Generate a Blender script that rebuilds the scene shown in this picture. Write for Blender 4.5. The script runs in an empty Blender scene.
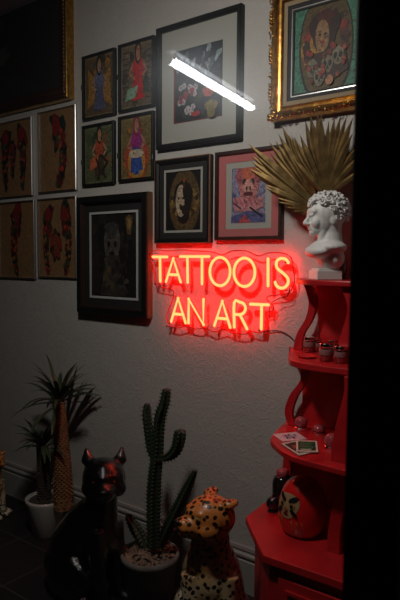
import bpy, bmesh, math, random
from math import sin, cos, pi, radians as R
from mathutils import Vector, Matrix, noise
random.seed(7)
scn = bpy.context.scene
COL = scn.collection
# ------------------------------------------------------------------ camera model
PHI, PIT, ROLL, F, D, H = R(52.86), R(3.99), R(.415), 583.333, 2.2, 1.5274
s_, c_ = sin(PHI), cos(PHI)
FW = Vector((-c_*cos(PIT), s_*cos(PIT), -sin(PIT)))
RT = Vector((s_, c_, 0)); UP = RT.cross(FW)
CAM = Vector((0, -D, H))
def ray(px, py):
    u, v = (px-200)/F, (300-py)/F
    u, v = u*cos(ROLL)-v*sin(ROLL), u*sin(ROLL)+v*cos(ROLL)
    return FW + RT*u + UP*v
def W(px, py, off=0.0):          # point on the plane 'off' in front of the back wall
    d = ray(px, py); return CAM + d*((D-off)/d.y)
def G(px, py, z=0.0):            # point on a level plane
    d = ray(px, py); return CAM + d*((z-H)/d.z)
LEFT = Vector((-s_, -c_, 0)); TOCAM = Vector((c_, -s_, 0))

# ------------------------------------------------------------------ materials
def lin(h):
    if isinstance(h, str):
        h = [int(h[i:i+2], 16)/255 for i in (0, 2, 4)]
    return tuple((x/12.92 if x <= .04045 else ((x+.055)/1.055)**2.4) for x in h)
def mat(name, col, rough=.5, metal=0, coat=0, spec=.5, emis=None, es=0, trans=0, bump=None, sss=0):
    m = bpy.data.materials.new(name); m.use_nodes = True
    nt = m.node_tree; b = nt.nodes['Principled BSDF']
    c = lin(col) if isinstance(col, str) else col
    b.inputs['Base Color'].default_value = (*c, 1)
    b.inputs['Roughness'].default_value = rough
    b.inputs['Metallic'].default_value = metal
    b.inputs['Coat Weight'].default_value = coat
    b.inputs['Coat Roughness'].default_value = .05
    b.inputs['Specular IOR Level'].default_value = spec
    b.inputs['Transmission Weight'].default_value = trans
    if emis:
        b.inputs['Emission Color'].default_value = (*emis, 1); b.inputs['Emission Strength'].default_value = es
    if bump:
        n = nt.nodes.new('ShaderNodeTexNoise'); n.inputs['Scale'].default_value = bump[0]; n.inputs['Detail'].default_value = 4
        t = nt.nodes.new('ShaderNodeTexCoord'); nt.links.new(t.outputs['Object'], n.inputs['Vector'])
        k = nt.nodes.new('ShaderNodeBump'); k.inputs['Strength'].default_value = bump[1]; k.inputs['Distance'].default_value = .01
        nt.links.new(n.outputs['Fac'], k.inputs['Height']); nt.links.new(k.outputs['Normal'], b.inputs['Normal'])
    return m
def nodes(m): return m.node_tree, m.node_tree.nodes, m.node_tree.links, m.node_tree.nodes['Principled BSDF']
def ramp(nt, stops, interp='LINEAR'):
    r = nt.nodes.new('ShaderNodeValToRGB'); r.color_ramp.interpolation = interp
    e = r.color_ramp.elements
    e[0].position, e[0].color = stops[0][0], (*stops[0][1], 1)
    e[1].position, e[1].color = stops[1][0], (*stops[1][1], 1)
    for p, c in stops[2:]:
        x = e.new(p); x.color = (*c, 1)
    return r
def mottled(name, c1, c2, scale, rough=.5, metal=0, coat=0, bump=.2, detail=4):
    m = mat(name, c1, rough, metal, coat); nt, N, L, b = nodes(m)
    t = N.new('ShaderNodeTexCoord'); n = N.new('ShaderNodeTexNoise'); n.inputs['Scale'].default_value = scale; n.inputs['Detail'].default_value = detail
    L.new(t.outputs['Object'], n.inputs['Vector'])
    a = lin(c1) if isinstance(c1, str) else c1; z = lin(c2) if isinstance(c2, str) else c2
    r = ramp(nt, [(.35, a), (.65, z)]); L.new(n.outputs['Fac'], r.inputs['Fac']); L.new(r.outputs['Color'], b.inputs['Base Color'])
    if bump:
        k = N.new('ShaderNodeBump'); k.inputs['Strength'].default_value = bump; k.inputs['Distance'].default_value = .005
        L.new(n.outputs['Fac'], k.inputs['Height']); L.new(k.outputs['Normal'], b.inputs['Normal'])
    return m
def wall_mat():
    m = mat('plaster', (.46, .445, .42), .62, spec=.35); nt, N, L, b = nodes(m)
    t = N.new('ShaderNodeTexCoord')
    w = N.new('ShaderNodeTexNoise'); w.inputs['Scale'].default_value = 4; w.inputs['Detail'].default_value = 3; w.inputs['Distortion'].default_value = 1.6
    L.new(t.outputs['Object'], w.inputs['Vector'])
    w2 = N.new('ShaderNodeTexNoise'); w2.inputs['Scale'].default_value = 15; w2.inputs['Detail'].default_value = 3; w2.inputs['Distortion'].default_value = 2.6
    L.new(t.outputs['Object'], w2.inputs['Vector'])
    rr = ramp(nt, [(.44, (0, 0, 0)), (.50, (1, 1, 1)), (.56, (.1, .1, .1))]); L.new(w2.outputs['Fac'], rr.inputs['Fac'])
    mx = N.new('ShaderNodeMath'); mx.operation = 'MULTIPLY_ADD'; mx.inputs[1].default_value = .35
    L.new(rr.outputs['Color'], mx.inputs[0]); L.new(w.outputs['Fac'], mx.inputs[2])
    k = N.new('ShaderNodeBump'); k.inputs['Strength'].default_value = .36; k.inputs['Distance'].default_value = .012
    L.new(mx.outputs[0], k.inputs['Height']); L.new(k.outputs['Normal'], b.inputs['Normal'])
    return m
def floor_mat():
    m = mat('dark_tile', (.012, .012, .013), .5, spec=.3); nt, N, L, b = nodes(m)
    t = N.new('ShaderNodeTexCoord'); br = N.new('ShaderNodeTexBrick'); L.new(t.outputs['Object'], br.inputs['Vector'])
    br.offset = 0; br.inputs['Scale'].default_value = 1; br.inputs['Brick Width'].default_value = .33; br.inputs['Row Height'].default_value = .33
    br.inputs['Mortar Size'].default_value = .004; br.inputs['Color1'].default_value = (.012, .012, .013, 1); br.inputs['Color2'].default_value = (.016, .015, .015, 1)
    br.inputs['Mortar'].default_value = (.045, .042, .04, 1)
    L.new(br.outputs['Color'], b.inputs['Base Color'])
    return m
def leopard_mat():
    m = mat('leopard_glaze', (.6, .3, .1), .35, coat=.25); nt, N, L, b = nodes(m)
    t = N.new('ShaderNodeTexCoord')
    v = N.new('ShaderNodeTexVoronoi'); v.inputs['Scale'].default_value = 32; v.inputs['Randomness'].default_value = .75
    nz = N.new('ShaderNodeTexNoise'); nz.inputs['Scale'].default_value = 25
    add = N.new('ShaderNodeVectorMath'); add.operation = 'MULTIPLY_ADD'; add.inputs[1].default_value = (.02, .02, .02)
    L.new(t.outputs['Object'], nz.inputs['Vector']); L.new(nz.outputs['Color'], add.inputs[0]); L.new(t.outputs['Object'], add.inputs[2])
    L.new(add.outputs[0], v.inputs['Vector'])
    sp = ramp(nt, [(.0, (1, 1, 1)), (.37, (1, 1, 1)), (.45, (0, 0, 0))]); L.new(v.outputs['Distance'], sp.inputs['Fac'])
    n2 = N.new('ShaderNodeTexNoise'); n2.inputs['Scale'].default_value = 3.2; L.new(t.outputs['Object'], n2.inputs['Vector'])
    sep = N.new('ShaderNodeSeparateXYZ'); L.new(t.outputs['Object'], sep.inputs[0])
    mm = N.new('ShaderNodeMath'); mm.operation = 'MULTIPLY_ADD'; mm.inputs[1].default_value = .55; L.new(sep.outputs['Z'], mm.inputs[0]); L.new(n2.outputs['Fac'], mm.inputs[2])
    c = ramp(nt, [(.60, (.58, .50, .36)), (.78, (.50, .34, .17)), (.90, (.55, .24, .07)), (1.0, (.60, .20, .045))]); L.new(mm.outputs[0], c.inputs['Fac'])
    mx = N.new('ShaderNodeMix'); mx.data_type = 'RGBA'; L.new(sp.outputs['Color'], mx.inputs['Factor'])
    L.new(c.outputs['Color'], mx.inputs['A']); mx.inputs['B'].default_value = (.012, .008, .006, 1)
    L.new(mx.outputs['Result'], b.inputs['Base Color'])
    return m
def glass_mat(name, tint=(1, 1, 1), fac=.06, rough=.0, fac2=0, rough2=.3):
    m = bpy.data.materials.new(name); m.use_nodes = True; nt = m.node_tree; N, L = nt.nodes, nt.links
    N.remove(N['Principled BSDF']); out = N['Material Output']
    tr = N.new('ShaderNodeBsdfTransparent'); tr.inputs[0].default_value = (*tint, 1)
    g = N.new('ShaderNodeBsdfGlossy'); g.inputs['Roughness'].default_value = rough
    mx = N.new('ShaderNodeMixShader'); mx.inputs[0].default_value = fac; L.new(tr.outputs[0], mx.inputs[1]); L.new(g.outputs[0], mx.inputs[2])
    last = mx
    if fac2:
        g2 = N.new('ShaderNodeBsdfGlossy'); g2.inputs['Roughness'].default_value = rough2
        m2 = N.new('ShaderNodeMixShader'); m2.inputs[0].default_value = fac2; L.new(mx.outputs[0], m2.inputs[1]); L.new(g2.outputs[0], m2.inputs[2]); last = m2
    L.new(last.outputs[0], out.inputs['Surface'])
    return m
def paint_mat(name, coat=.0, rough=.6, grain=.85):
    m = mat(name, (.5, .5, .5), rough, coat=coat); nt, N, L, b = nodes(m)
    a = N.new('ShaderNodeAttribute'); a.attribute_name = 'Col'
    t = N.new('ShaderNodeTexCoord'); n = N.new('ShaderNodeTexNoise'); n.inputs['Scale'].default_value = 75; n.inputs['Detail'].default_value = 3; n.inputs['Distortion'].default_value = 1.5
    L.new(t.outputs['Object'], n.inputs['Vector'])
    r = ramp(nt, [(.36, (.10, .10, .10)), (.47, (.62, .62, .62)), (.62, (1.0, 1.0, 1.0))]); L.new(n.outputs['Fac'], r.inputs['Fac'])
    mx = N.new('ShaderNodeMix'); mx.data_type = 'RGBA'; mx.blend_type = 'MULTIPLY'; mx.inputs['Factor'].default_value = grain
    L.new(a.outputs['Color'], mx.inputs['A']); L.new(r.outputs['Color'], mx.inputs['B']); L.new(mx.outputs['Result'], b.inputs['Base Color'])
    return m
def emit(name, col, st):
    m = bpy.data.materials.new(name); m.use_nodes = True; nt = m.node_tree; nt.nodes.remove(nt.nodes['Principled BSDF'])
    e = nt.nodes.new('ShaderNodeEmission'); e.inputs[0].default_value = (*col, 1); e.inputs[1].default_value = st
    nt.links.new(e.outputs[0], nt.nodes['Material Output'].inputs['Surface']); return m
def panther_mat():
    m = mat('black_glaze', (.003, .003, .0035), .06, coat=1); nt, N, L, b = nodes(m)
    t = N.new('ShaderNodeTexCoord'); n = N.new('ShaderNodeTexNoise'); n.inputs['Scale'].default_value = 70; n.inputs['Detail'].default_value = 3
    L.new(t.outputs['Object'], n.inputs['Vector'])
    k = N.new('ShaderNodeBump'); k.inputs['Strength'].default_value = .6; k.inputs['Distance'].default_value = .005
    L.new(n.outputs['Fac'], k.inputs['Height']); L.new(k.outputs['Normal'], b.inputs['Normal']); L.new(k.outputs['Normal'], b.inputs['Coat Normal'])
    return m
M = dict(
    wall=wall_mat(), floor=floor_mat(), leopard=leopard_mat(), panther=panther_mat(),
    base=mat('baseboard_paint', (.33, .32, .30), .45), ceil=mat('ceiling_paint', (.18, .18, .18), .8),
    dark=mat('dark_wall', (.03, .03, .03), .7),
    black=mat('black_lacquer', (.006, .006, .006), .5, spec=.25), mull=mat('black_metal', (.0035, .0035, .004), .45),
    brown=mottled('dark_walnut', (.020, .008, .005), (.035, .013, .008), 30, .45, coat=.1, bump=.1),
    oak=mat('brown_wood', (.16, .075, .035), .5),
    silver=mat('brushed_silver', (.62, .62, .62), .32, 1), chrome=mat('chrome', (.8, .8, .8), .15, 1),
    gold=mottled('antique_gold', (.62, .36, .08), (.36, .18, .035), 40, .34, 1, bump=.3),
    palmgold=mottled('gold_paint', (.30, .20, .075), (.15, .095, .035), 25, .42, .75, bump=.1),
    matw=mat('white_mat_board', (.33, .335, .30), .8), matb=mat('black_mat_board', (.012, .012, .012), .7),
    mattan=mat('tan_linen_slip', (.30, .23, .14), .8, bump=(300, .3)), matpink=mat('dusty_rose_mat_board', (.42, .12, .12), .8),
    paint=paint_mat('printed_paper', .0), paintd=paint_mat('ink_print', .1, .7, .5),
    red=mottled('red_paint', (.56, .016, .020), (.42, .010, .014), 8, .38, coat=.12, bump=.05),
    plaster=mat('white_bust_plaster', (.72, .72, .70), .5), potw=mat('white_ceramic', (.46, .45, .42), .3, coat=.3),
    potg=mottled('grey_cement', (.16, .155, .14), (.10, .10, .09), 12, .8, bump=.3), soil=mottled('soil', (.03, .02, .012), (.07, .045, .03), 60, .9),
    pebble=mottled('pebbles', (.26, .17, .11), (.12, .07, .05), 14, .6), cactus=mottled('cactus_skin', (.010, .022, .010), (.016, .034, .013), 14, .55, bump=.2),
    spine=mat('cactus_spines', (.10, .08, .05), .6), leaf=mottled('leaf_green', (.022, .040, .018), (.040, .062, .025), 10, .4, bump=0),
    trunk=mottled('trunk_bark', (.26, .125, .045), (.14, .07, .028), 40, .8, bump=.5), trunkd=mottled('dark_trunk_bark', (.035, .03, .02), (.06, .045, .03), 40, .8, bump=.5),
    jar=glass_mat('jar_glass', (.95, .75, .75), .12), wax=mat('red_wax', (.30, .03, .03), .5), label=mat('paper_label', (.26, .11, .11), .7),
    pglass=mat('pink_glass', (.36, .06, .075), .12, coat=.6),
    bottle=mat('dark_glass', (.01, .008, .01), .1, coat=.8), cable=mat('black_cable', (.01, .01, .01), .5),
    pane=glass_mat('window_glass', (1, 1, 1), .055, .0, .022, .20),
    acryl=glass_mat('clear_acrylic', (.98, .96, .96), .05, .02), acryledge=mat('edge_glow_red', (.5, .03, .03), .2),
    jacket=emit('neon_jacket', (1, .005, .004), 15), core=emit('neon_core', (1, .19, .055), 4.6),
    tube=emit('fluorescent', (.93, .97, 1), 45), daruma=mat('daruma_red', (.60, .015, .012), .22, coat=.7),
    skin=mat('daruma_face', (.34, .22, .11), .5), ink=mat('black_ink', (.01, .01, .01), .4), redeye=mat('red_eye', (.16, .012, .008), .2, coat=.5),
    goldline=mat('gold_line', (.45, .25, .06), .4, .5), greeneye=mat('olive_eye', (.25, .28, .06), .2, coat=.6),
    amber=mat('amber_resin', (.35, .10, .03), .3, coat=.5), vase=mat('dark_red_vase', (.12, .01, .012), .3, coat=.4),
)
# ------------------------------------------------------------------ mesh helpers
class MB:
    def __init__(s): s.v = []; s.f = []; s.c = []; s.mi = []; s.cur = (0.5, .5, .5); s.m = 0
    def face(s, idx): s.f.append(tuple(idx)); s.c.append(s.cur); s.mi.append(s.m)
    def add(s, vs, fs):
        o = len(s.v); s.v += [tuple(v) for v in vs]
        for f in fs: s.face([o+i for i in f])
    def box(s, x0, x1, y0, y1, z0, z1):
        vs = [(x, y, z) for x in (x0, x1) for y in (y0, y1) for z in (z0, z1)]
        s.add(vs, [(0, 1, 3, 2), (4, 6, 7, 5), (0, 4, 5, 1), (2, 3, 7, 6), (0, 2, 6, 4), (1, 5, 7, 3)])
    def prism(s, pts, a, b, axis='z'):       # extrude 2-D outline between a and b along axis
        n = len(pts)
        def mk(p, h): return (p[0], p[1], h) if axis == 'z' else ((p[0], h, p[1]) if axis == 'y' else (h, p[0], p[1]))
        s.add([mk(p, a) for p in pts] + [mk(p, b) for p in pts], [tuple(range(n))[::-1], tuple(range(n, 2*n))] + [(i, (i+1) % n, n+(i+1) % n, n+i) for i in range(n)])
    def tube(s, pts, rad, n=10, caps=True, flat=None):
        pts = [Vector(p) for p in pts]; k = len(pts)
        if not hasattr(rad, '__len__'): rad = [rad]*k
        t = [(pts[min(i+1, k-1)]-pts[max(i-1, 0)]).normalized() for i in range(k)]
        a = t[0].orthogonal().normalized(); vs = []
        for i in range(k):
            a = (a - t[i]*a.dot(t[i])).normalized(); b = t[i].cross(a)
            for j in range(n):
                th = 2*pi*j/n; vs.append(pts[i]+(a*cos(th)+b*sin(th))*rad[i])
        fs = [(i*n+j, i*n+(j+1) % n, (i+1)*n+(j+1) % n, (i+1)*n+j) for i in range(k-1) for j in range(n)]
        if caps: fs += [tuple(range(n))[::-1], tuple(range((k-1)*n, k*n))]
        s.add(vs, fs)
    def lathe(s, prof, n=32, c=(0, 0, 0)):   # prof: (r, z) bottom to top
        k = len(prof); vs = [(c[0]+r*cos(2*pi*j/n), c[1]+r*sin(2*pi*j/n), c[2]+z) for r, z in prof for j in range(n)]
        fs = [(i*n+j, i*n+(j+1) % n, (i+1)*n+(j+1) % n, (i+1)*n+j) for i in range(k-1) for j in range(n)]
        fs += [tuple(range(n))[::-1], tuple(range((k-1)*n, k*n))]
        s.add(vs, fs)
    def ell(s, c, r, rot=None, nu=16, nv=10):
        c = Vector(c); r = (r, r, r) if not hasattr(r, '__len__') else r
        vs = []
        for i in range(nv+1):
            a = -pi/2+pi*i/nv; rr = max(cos(a), .001)
            for j in range(nu):
                b = 2*pi*j/nu; p = Vector((r[0]*rr*cos(b), r[1]*rr*sin(b), r[2]*sin(a)))
                if rot: p = rot @ p
                vs.append(c+p)
        fs = [(i*nu+j, i*nu+(j+1) % nu, (i+1)*nu+(j+1) % nu, (i+1)*nu+j) for i in range(nv) for j in range(nu)]
        fs += [tuple(range(nu))[::-1], tuple(range(nv*nu, nv*nu+nu))]
        s.add(vs, fs)
    def rect_frame(s, w, h, prof):          # prof: (inset, y) swept round a rectangle
        cor = [(-1, -1), (1, -1), (1, 1), (-1, 1)]; k = len(prof); vs = []
        for sx, sz in cor:
            for ins, y in prof: vs.append((sx*(w/2-ins), y, sz*(h/2-ins)))
        fs = [(a*k+i, ((a+1) % 4)*k+i, ((a+1) % 4)*k+(i+1) % k, a*k+(i+1) % k) for a in range(4) for i in range(k)]
        s.add(vs, fs)
    def build(s, name, m, parent=None, smooth=False, loc=None, bevel=0, colors=False, fixn=True):
        me = bpy.data.meshes.new(name); me.from_pydata(s.v, [], s.f)
        for x in (m if isinstance(m, (list, tuple)) else [m]): me.materials.append(x)
        for p, mi in zip(me.polygons, s.mi): p.material_index = mi; p.use_smooth = smooth
        if colors:
            at = me.color_attributes.new('Col', 'FLOAT_COLOR', 'CORNER'); k = 0
            for p, c in zip(me.polygons, s.c):
                for _ in p.loop_indices: at.data[k].color = (*c, 1); k += 1
        elif fixn:
            bm = bmesh.new(); bm.from_mesh(me); bmesh.ops.recalc_face_normals(bm, faces=bm.faces); bm.to_mesh(me); bm.free()
        o = bpy.data.objects.new(name, me); COL.objects.link(o)
        if parent: o.parent = parent
        if loc is not None: o.location = loc
        if bevel:
            md = o.modifiers.new('b', 'BEVEL'); md.width = bevel; md.segments = 2; md.limit_method = 'ANGLE'
        return o
def tag(o, label, cat, group=None):
    o['label'] = label; o['category'] = cat
    if group: o['group'] = group
    return o
def thing(name, label, cat, loc=(0, 0, 0), rz=0, group=None, sc=1):
    o = bpy.data.objects.new(name, None); COL.objects.link(o); o.location = loc; o.rotation_euler = (0, 0, rz); o.scale = (sc,)*3
    o.empty_display_size = .05
    return tag(o, label, cat, group)
def struct(mb, name, m, **k):
    o = mb.build(name, m, **k); o['kind'] = 'structure'; return o
def dup(o, parent=None):
    c = o.copy(); COL.objects.link(c); c.parent = parent
    for ch in list(o.children): dup(ch, c)
    return c
def remesh(o, vox, smooth=6, dec=None):
    md = o.modifiers.new('r', 'REMESH'); md.mode = 'VOXEL'; md.voxel_size = vox; md.use_smooth_shade = True
    if smooth:
        sm = o.modifiers.new('s', 'SMOOTH'); sm.iterations = smooth; sm.factor = .5
    dg = bpy.context.evaluated_depsgraph_get(); dg.update()
    me = bpy.data.meshes.new_from_object(o.evaluated_get(dg)); o.modifiers.clear()
    mats = list(o.data.materials); o.data = me; me.materials.clear()
    for x in mats: me.materials.append(x)
    for p in me.polygons: p.use_smooth = True
    return o
def bez(pts, n=8):                           # Catmull-Rom through points
    P = [Vector(p) for p in pts]; P = [P[0]*2-P[1]]+P+[P[-1]*2-P[-2]]; out = []
    for i in range(1, len(P)-2):
        for k in range(n):
            t = k/n; a, b, c, d = P[i-1:i+3]
            out.append(.5*((2*b)+(c-a)*t+(2*a-5*b+4*c-d)*t*t+(3*b-a-3*c+d)*t**3))
    return out+[P[-2]]
# ------------------------------------------------------------------ the setting
XW = -.30; XL = -6.0; YF = -3.6; ZC = 3.0
m = MB(); m.box(XL, XW, 0, .12, 0, ZC); struct(m, 'wall_back', M['wall'])
m = MB(); m.box(XL-.12, XL, YF-.12, .12, 0, ZC); struct(m, 'wall_left', M['dark'])
m = MB(); m.box(XL, XW, YF-.12, YF, 0, ZC); struct(m, 'wall_front', M['dark'])
m = MB(); m.box(XL-.12, 3.2, YF-.12, 3.0, -.1, 0); struct(m, 'floor', M['floor'])
m = MB(); m.box(XL-.12, XW+.02, YF-.12, .12, ZC, ZC+.1); struct(m, 'ceiling', M['ceil'])
m = MB(); m.prism([(0, 0), (-.016, 0), (-.018, .15), (-.007, .155), (-.007, .166), (-.019, .170), (-.019, .180), (-.010, .188), (-.010, .196), (-.014, .2), (-.012, .215), (0, .215)], XL, XW-.02, 'x')
struct(m, 'baseboard_back', M['base'])
# window wall: black cladding, mullion, pane
ym = (CAM + ray(348.5, 300)*((XW-.03)/ray(348.5, 300).x)).y
m = MB(); m.box(XW-.03, XW+.05, ym, ym+.16, 0, ZC); struct(m, 'trim_1', M['mull'], bevel=.004)
m = MB(); m.box(XW-.01, XW+.03, ym+.16, .12, 0, ZC); struct(m, 'wall_right', M['mull'])
m = MB(); m.box(XW-.03, XW+.05, YF, ym, 0, .25); struct(m, 'trim_2', M['mull'])
m = MB(); m.box(XW-.03, XW+.05, YF, ym, 2.85, ZC); struct(m, 'trim_3', M['mull'])
m = MB(); m.box(XW-.004, XW+.004, YF, ym, .25, 2.85); struct(m, 'window_1', M['pane'])
# the fluorescent tube outside, mirrored by the pane
zt = 2.38
def mirror(p): return Vector((2*(XW+.004)-p.x, p.y, p.z))
a, b = mirror(G(170, 59, zt)), mirror(G(253, 108, zt))
print('tube len', (a-b).length, a, b)
ax = (b-a).normalized()
ft = thing('tube_lamp', 'long white fluorescent tube lamp shining outside, mirrored in the window', 'lamp', (a+b)/2)
mid = (a+b)/2
m = MB(); m.tube([a-mid, b-mid], .016, 16); m.build('tube', M['tube'], ft, smooth=True)
m = MB(); m.tube([a-mid-ax*.04, a-mid+ax*.01], .02, 16); m.build('end_cap', M['mull'], ft)
m = MB(); m.tube([b-mid-ax*.01, b-mid+ax*.04], .02, 16); m.build('end_cap', M['mull'], ft)
m = MB(); sd = ax.cross(Vector((0, 0, 1))).normalized()
cs = [a-mid-ax*.03, b-mid+ax*.03]
m.add([c+sd*q+Vector((0, 0, z)) for c in cs for q, z in ((-.03, .03), (.03, .03), (.03, .06), (-.03, .06))], [(0, 1, 2, 3), (7, 6, 5, 4), (0, 4, 5, 1), (1, 5, 6, 2), (2, 6, 7, 3), (3, 7, 4, 0)])
for c, q in ((cs[0], ax*.03), (cs[1], -ax*.03)): m.tube([c+q+Vector((0, 0, .06)), c+q+Vector((0, 0, ZC-.12-zt))], .006, 8)
m.build('housing', M['mull'], ft)
m = MB(); m.box(XW+.05, 3.2, YF, 3.0, ZC-.12, ZC); struct(m, 'trim_4', M['mull'])

# ------------------------------------------------------------------ pictures
class Pic:
    def __init__(s, w, h, y0): s.w, s.h, s.y = w, h, y0; s.mb = MB(); s.k = 0
    def poly(s, pts, col):
        s.k += 1; y = s.y - .00012*s.k; s.mb.cur = lin(col) if isinstance(col, str) else col
        pts = [(max(-.5, min(.5, p[0])), max(-.5, min(.5, p[1]))) for p in pts]
        n = len(pts); s.mb.add([(p[0]*s.w, y, p[1]*s.h) for p in pts], [tuple(range(n))[::-1]] if area(pts) > 0 else [tuple(range(n))])
    def rect(s, x0, x1, y0, y1, col): s.poly([(x0, y0), (x1, y0), (x1, y1), (x0, y1)], col)
    def ell(s, x, y, rx, ry, col, rot=0, n=18, wob=0, seed=0):
        a = s.w/s.h; pts = []
        for i in range(n):
            t = 2*pi*i/n; q = 1+wob*(sin(3*t+seed)+.6*sin(5*t+2*seed))
            X, Y = rx*cos(t)*q, ry/a*sin(t)*q    # ry in width units
            pts.append((x+X*cos(rot)-Y*a*sin(rot)*1, y+(X*sin(rot)*a+Y*cos(rot))))
        s.poly(pts, col)
    def line(s, pts, wd, col):
        P = [Vector((p[0], p[1]/(s.w/s.h) if 0 else p[1])) for p in pts]; a = s.h/s.w
        for i in range(len(P)-1):
            d = P[i+1]-P[i]; q = Vector((-d.y*a, d.x/a)); q = q*(wd/2/max(1e-6, math.hypot(q.x, q.y*a)))
            s.poly([P[i]+q, P[i+1]+q, P[i+1]-q, P[i]-q], col)
    def build(s, parent, m=None): return s.mb.build('picture', m or M['paint'], parent, colors=True)
def area(p): return sum(p[i][0]*p[(i+1) % len(p)][1]-p[(i+1) % len(p)][0]*p[i][1] for i in range(len(p)))
def frame(px, dep, prof, m, label, group=None, mats=(), z_ext=None):
    """px = TL,TR,BR,BL pixels of the front face; prof widths -> returns (thing, w, h)"""
    q = [W(p[0], p[1], dep) for p in px]
    x0, x1 = (q[0].x+q[3].x)/2, (q[1].x+q[2].x)/2; z1, z0 = (q[0].z+q[1].z)/2, (q[2].z+q[3].z)/2
    w, h = x1-x0, z1-z0
    t = thing('picture_frame', label, 'framed picture', ((x0+x1)/2, 0, (z0+z1)/2), 0, group)
    mb = MB(); mb.rect_frame(w, h, prof); mb.build('frame', m, t)
    return t, w, h
def board(t, w, h, hw, hh, y, m, name='mat_board', y2=None, dx=0, dz=0):
    """mat board with window; outer w,h; window hw,hh"""
    mb = MB(); e = .0015; vs = []
    for (a, b, yy, ox, oz) in ((w/2, h/2, y, 0, 0), (hw/2, hh/2, y, dx, dz), (hw/2, hh/2, y+.003, dx, dz), (w/2, h/2, y+.003, 0, 0)):
        vs += [(-a+ox, yy, -b+oz), (a+ox, yy, -b+oz), (a+ox, yy, b+oz), (-a+ox, yy, b+oz)]
    fs = []
    for k in range(4):
        for i in range(4): fs.append((k*4+i, k*4+(i+1) % 4, ((k+1) % 4)*4+(i+1) % 4, ((k+1) % 4)*4+i))
    mb.add(vs, fs); return mb.build(name, m, t)
def fig(P, x, y, hgt, dress, skin='c08a60', hair='1a0d0a', seed=0, lower=None):
    """standing figure made of flat painted shapes; hgt in picture-height units"""
    w = hgt*.13*P.h/P.w
    P.poly([(x-w*.9, y-hgt*.05), (x-w*1.1, y+hgt*.15), (x-w*.5, y+hgt*.30), (x+w*.6, y+hgt*.30), (x+w*1.1, y+hgt*.12), (x+w*.8, y-hgt*.08), (x+w*1.3, y-hgt*.45), (x-w*1.2, y-hgt*.48)], lower or dress)
    P.poly([(x-w*.8, y-hgt*.02), (x-w*1.1, y+hgt*.18), (x-w*.5, y+hgt*.29), (x+w*.5, y+hgt*.29), (x+w*1.0, y+hgt*.15), (x+w*.7, y-hgt*.03)], dress)
    P.line([(x-w, y+hgt*.2), (x-w*1.7, y+hgt*.02), (x-w*.6, y-hgt*.08)], w*.35, skin)
    P.line([(x+w*.9, y+hgt*.2), (x+w*1.6, y+hgt*.05), (x+w*.9, y-hgt*.05)], w*.35, skin)
    P.ell(x, y+hgt*.39, w*.62, w*.8, hair); P.ell(x+w*.05, y+hgt*.375, w*.42, w*.55, skin)
    P.line([(x, y+hgt*.28), (x, y+hgt*.34)], w*.35, skin)
thin = [(0, 0), (0, -.02), (.002, -.022), (.010, -.022), (.012, -.018), (.012, 0)]
# four pin-up flash prints in thin black frames
pins = [
 ([(81, 57), (114, 47), (114, 115), (82, 120)], 'thin black framed print of a blue-grey winged figure, upper left of the four small prints'),
 ([(117, 45), (153, 35), (153, 105), (118, 113)], 'thin black framed print of a woman in a red dress, beside the large black frame'),
 ([(81, 127), (114, 119), (112.5, 183), (82, 187)], 'thin black framed print of a seated woman in orange, below the blue-grey winged figure'),
 ([(117, 117), (153, 110), (152, 177), (118, 183)], 'thin black framed print of a purple and blue figure, below the red dress print')]
for k, (px, lab) in enumerate(pins):
    t, w, h = frame(px, .022, thin, M['black'], lab, 'four small black framed prints')
    P = Pic(w-.022, h-.022, -.006)
    P.rect(-.5, .5, -.5, .5, ['7d6a48', '83735a', '6f7452', '8a7a4e'][k])
    P.rect(-.46, .46, -.46, .46, ['655236', '6e6049', '5d6444', '786639'][k])
    rnd = random.Random(k)
    for _ in range(16):
        P.ell(rnd.uniform(-.4, .4), rnd.uniform(-.44, .44), rnd.uniform(.03, .09), rnd.uniform(.03, .09), [['3d3020', 'a8762a', '4a4a55'], ['50402e', '8a7d62', '2e2620'], ['4d5a38', '8a5a38', '35402a'], ['a86a2c', '8a3a20', '6a5a28']][k][rnd.randrange(3)], rnd.random()*3, wob=.15, seed=rnd.random()*6)
    if k == 0:
        for sx in (-1, 1): P.poly([(sx*.08, .1), (sx*.38, .3), (sx*.36, -.05), (sx*.42, -.35), (sx*.12, -.25)], 'a87830')
        fig(P, 0, .0, .86, '6a6f8c', lower='55597a', skin='a88468')
    if k == 1:
        for i in range(9): P.rect(-.44, -.24, .38-.09*i, .40-.09*i, '3a2e24'); P.rect(.3, .44, .34-.09*i, .36-.09*i, '3a2e24')
        fig(P, .05, .02, .86, 'c8141a', skin='b87a5a'); P.poly([(-.35, -.38), (-.02, -.34), (.05, -.16), (-.28, -.2)], '8fb59a')
        P.poly([(.2, -.3), (.38, -.26), (.34, -.08), (.24, -.12)], '2f4a34')
    if k == 2:
        fig(P, .02, .02, .84, 'b85030', lower='4a3a2c', skin='c08a66'); P.poly([(-.3, -.08), (0, .02), (-.05, -.2), (-.3, -.28)], 'c86840')
        P.line([(.05, 0), (.3, -.15), (.1, -.3), (.25, -.42)], .05, '221a16'); P.line([(-.1, -.05), (.05, -.3), (-.05, -.45)], .05, '2a2018')
    if k == 3:
        P.ell(0, -.25, .36, .3, 'b04a30', wob=.1); P.ell(0, -.25, .27, .22, 'c08a3a')
        fig(P, 0, .02, .88, 'a02a80', lower='35509a', hair='8a1a3a', skin='b8806a'); P.rect(-.07, .09, -.44, -.12, '3558a8'); P.ell(0, -.1, .24, .05, 'c8b8a0')
    P.build(t)
    mb = MB()
    for sx, zz in ((-1, .02), (1, .1)):
        x = sx*(w/2-.003); z = h*(zz if k < 2 else -zz-.08)
        mb = MB(); mb.box(x-.0035, x+.0035, -.0255, -.0225, z-.013, z+.013); mb.build('clip', M['chrome'], t)
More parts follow.
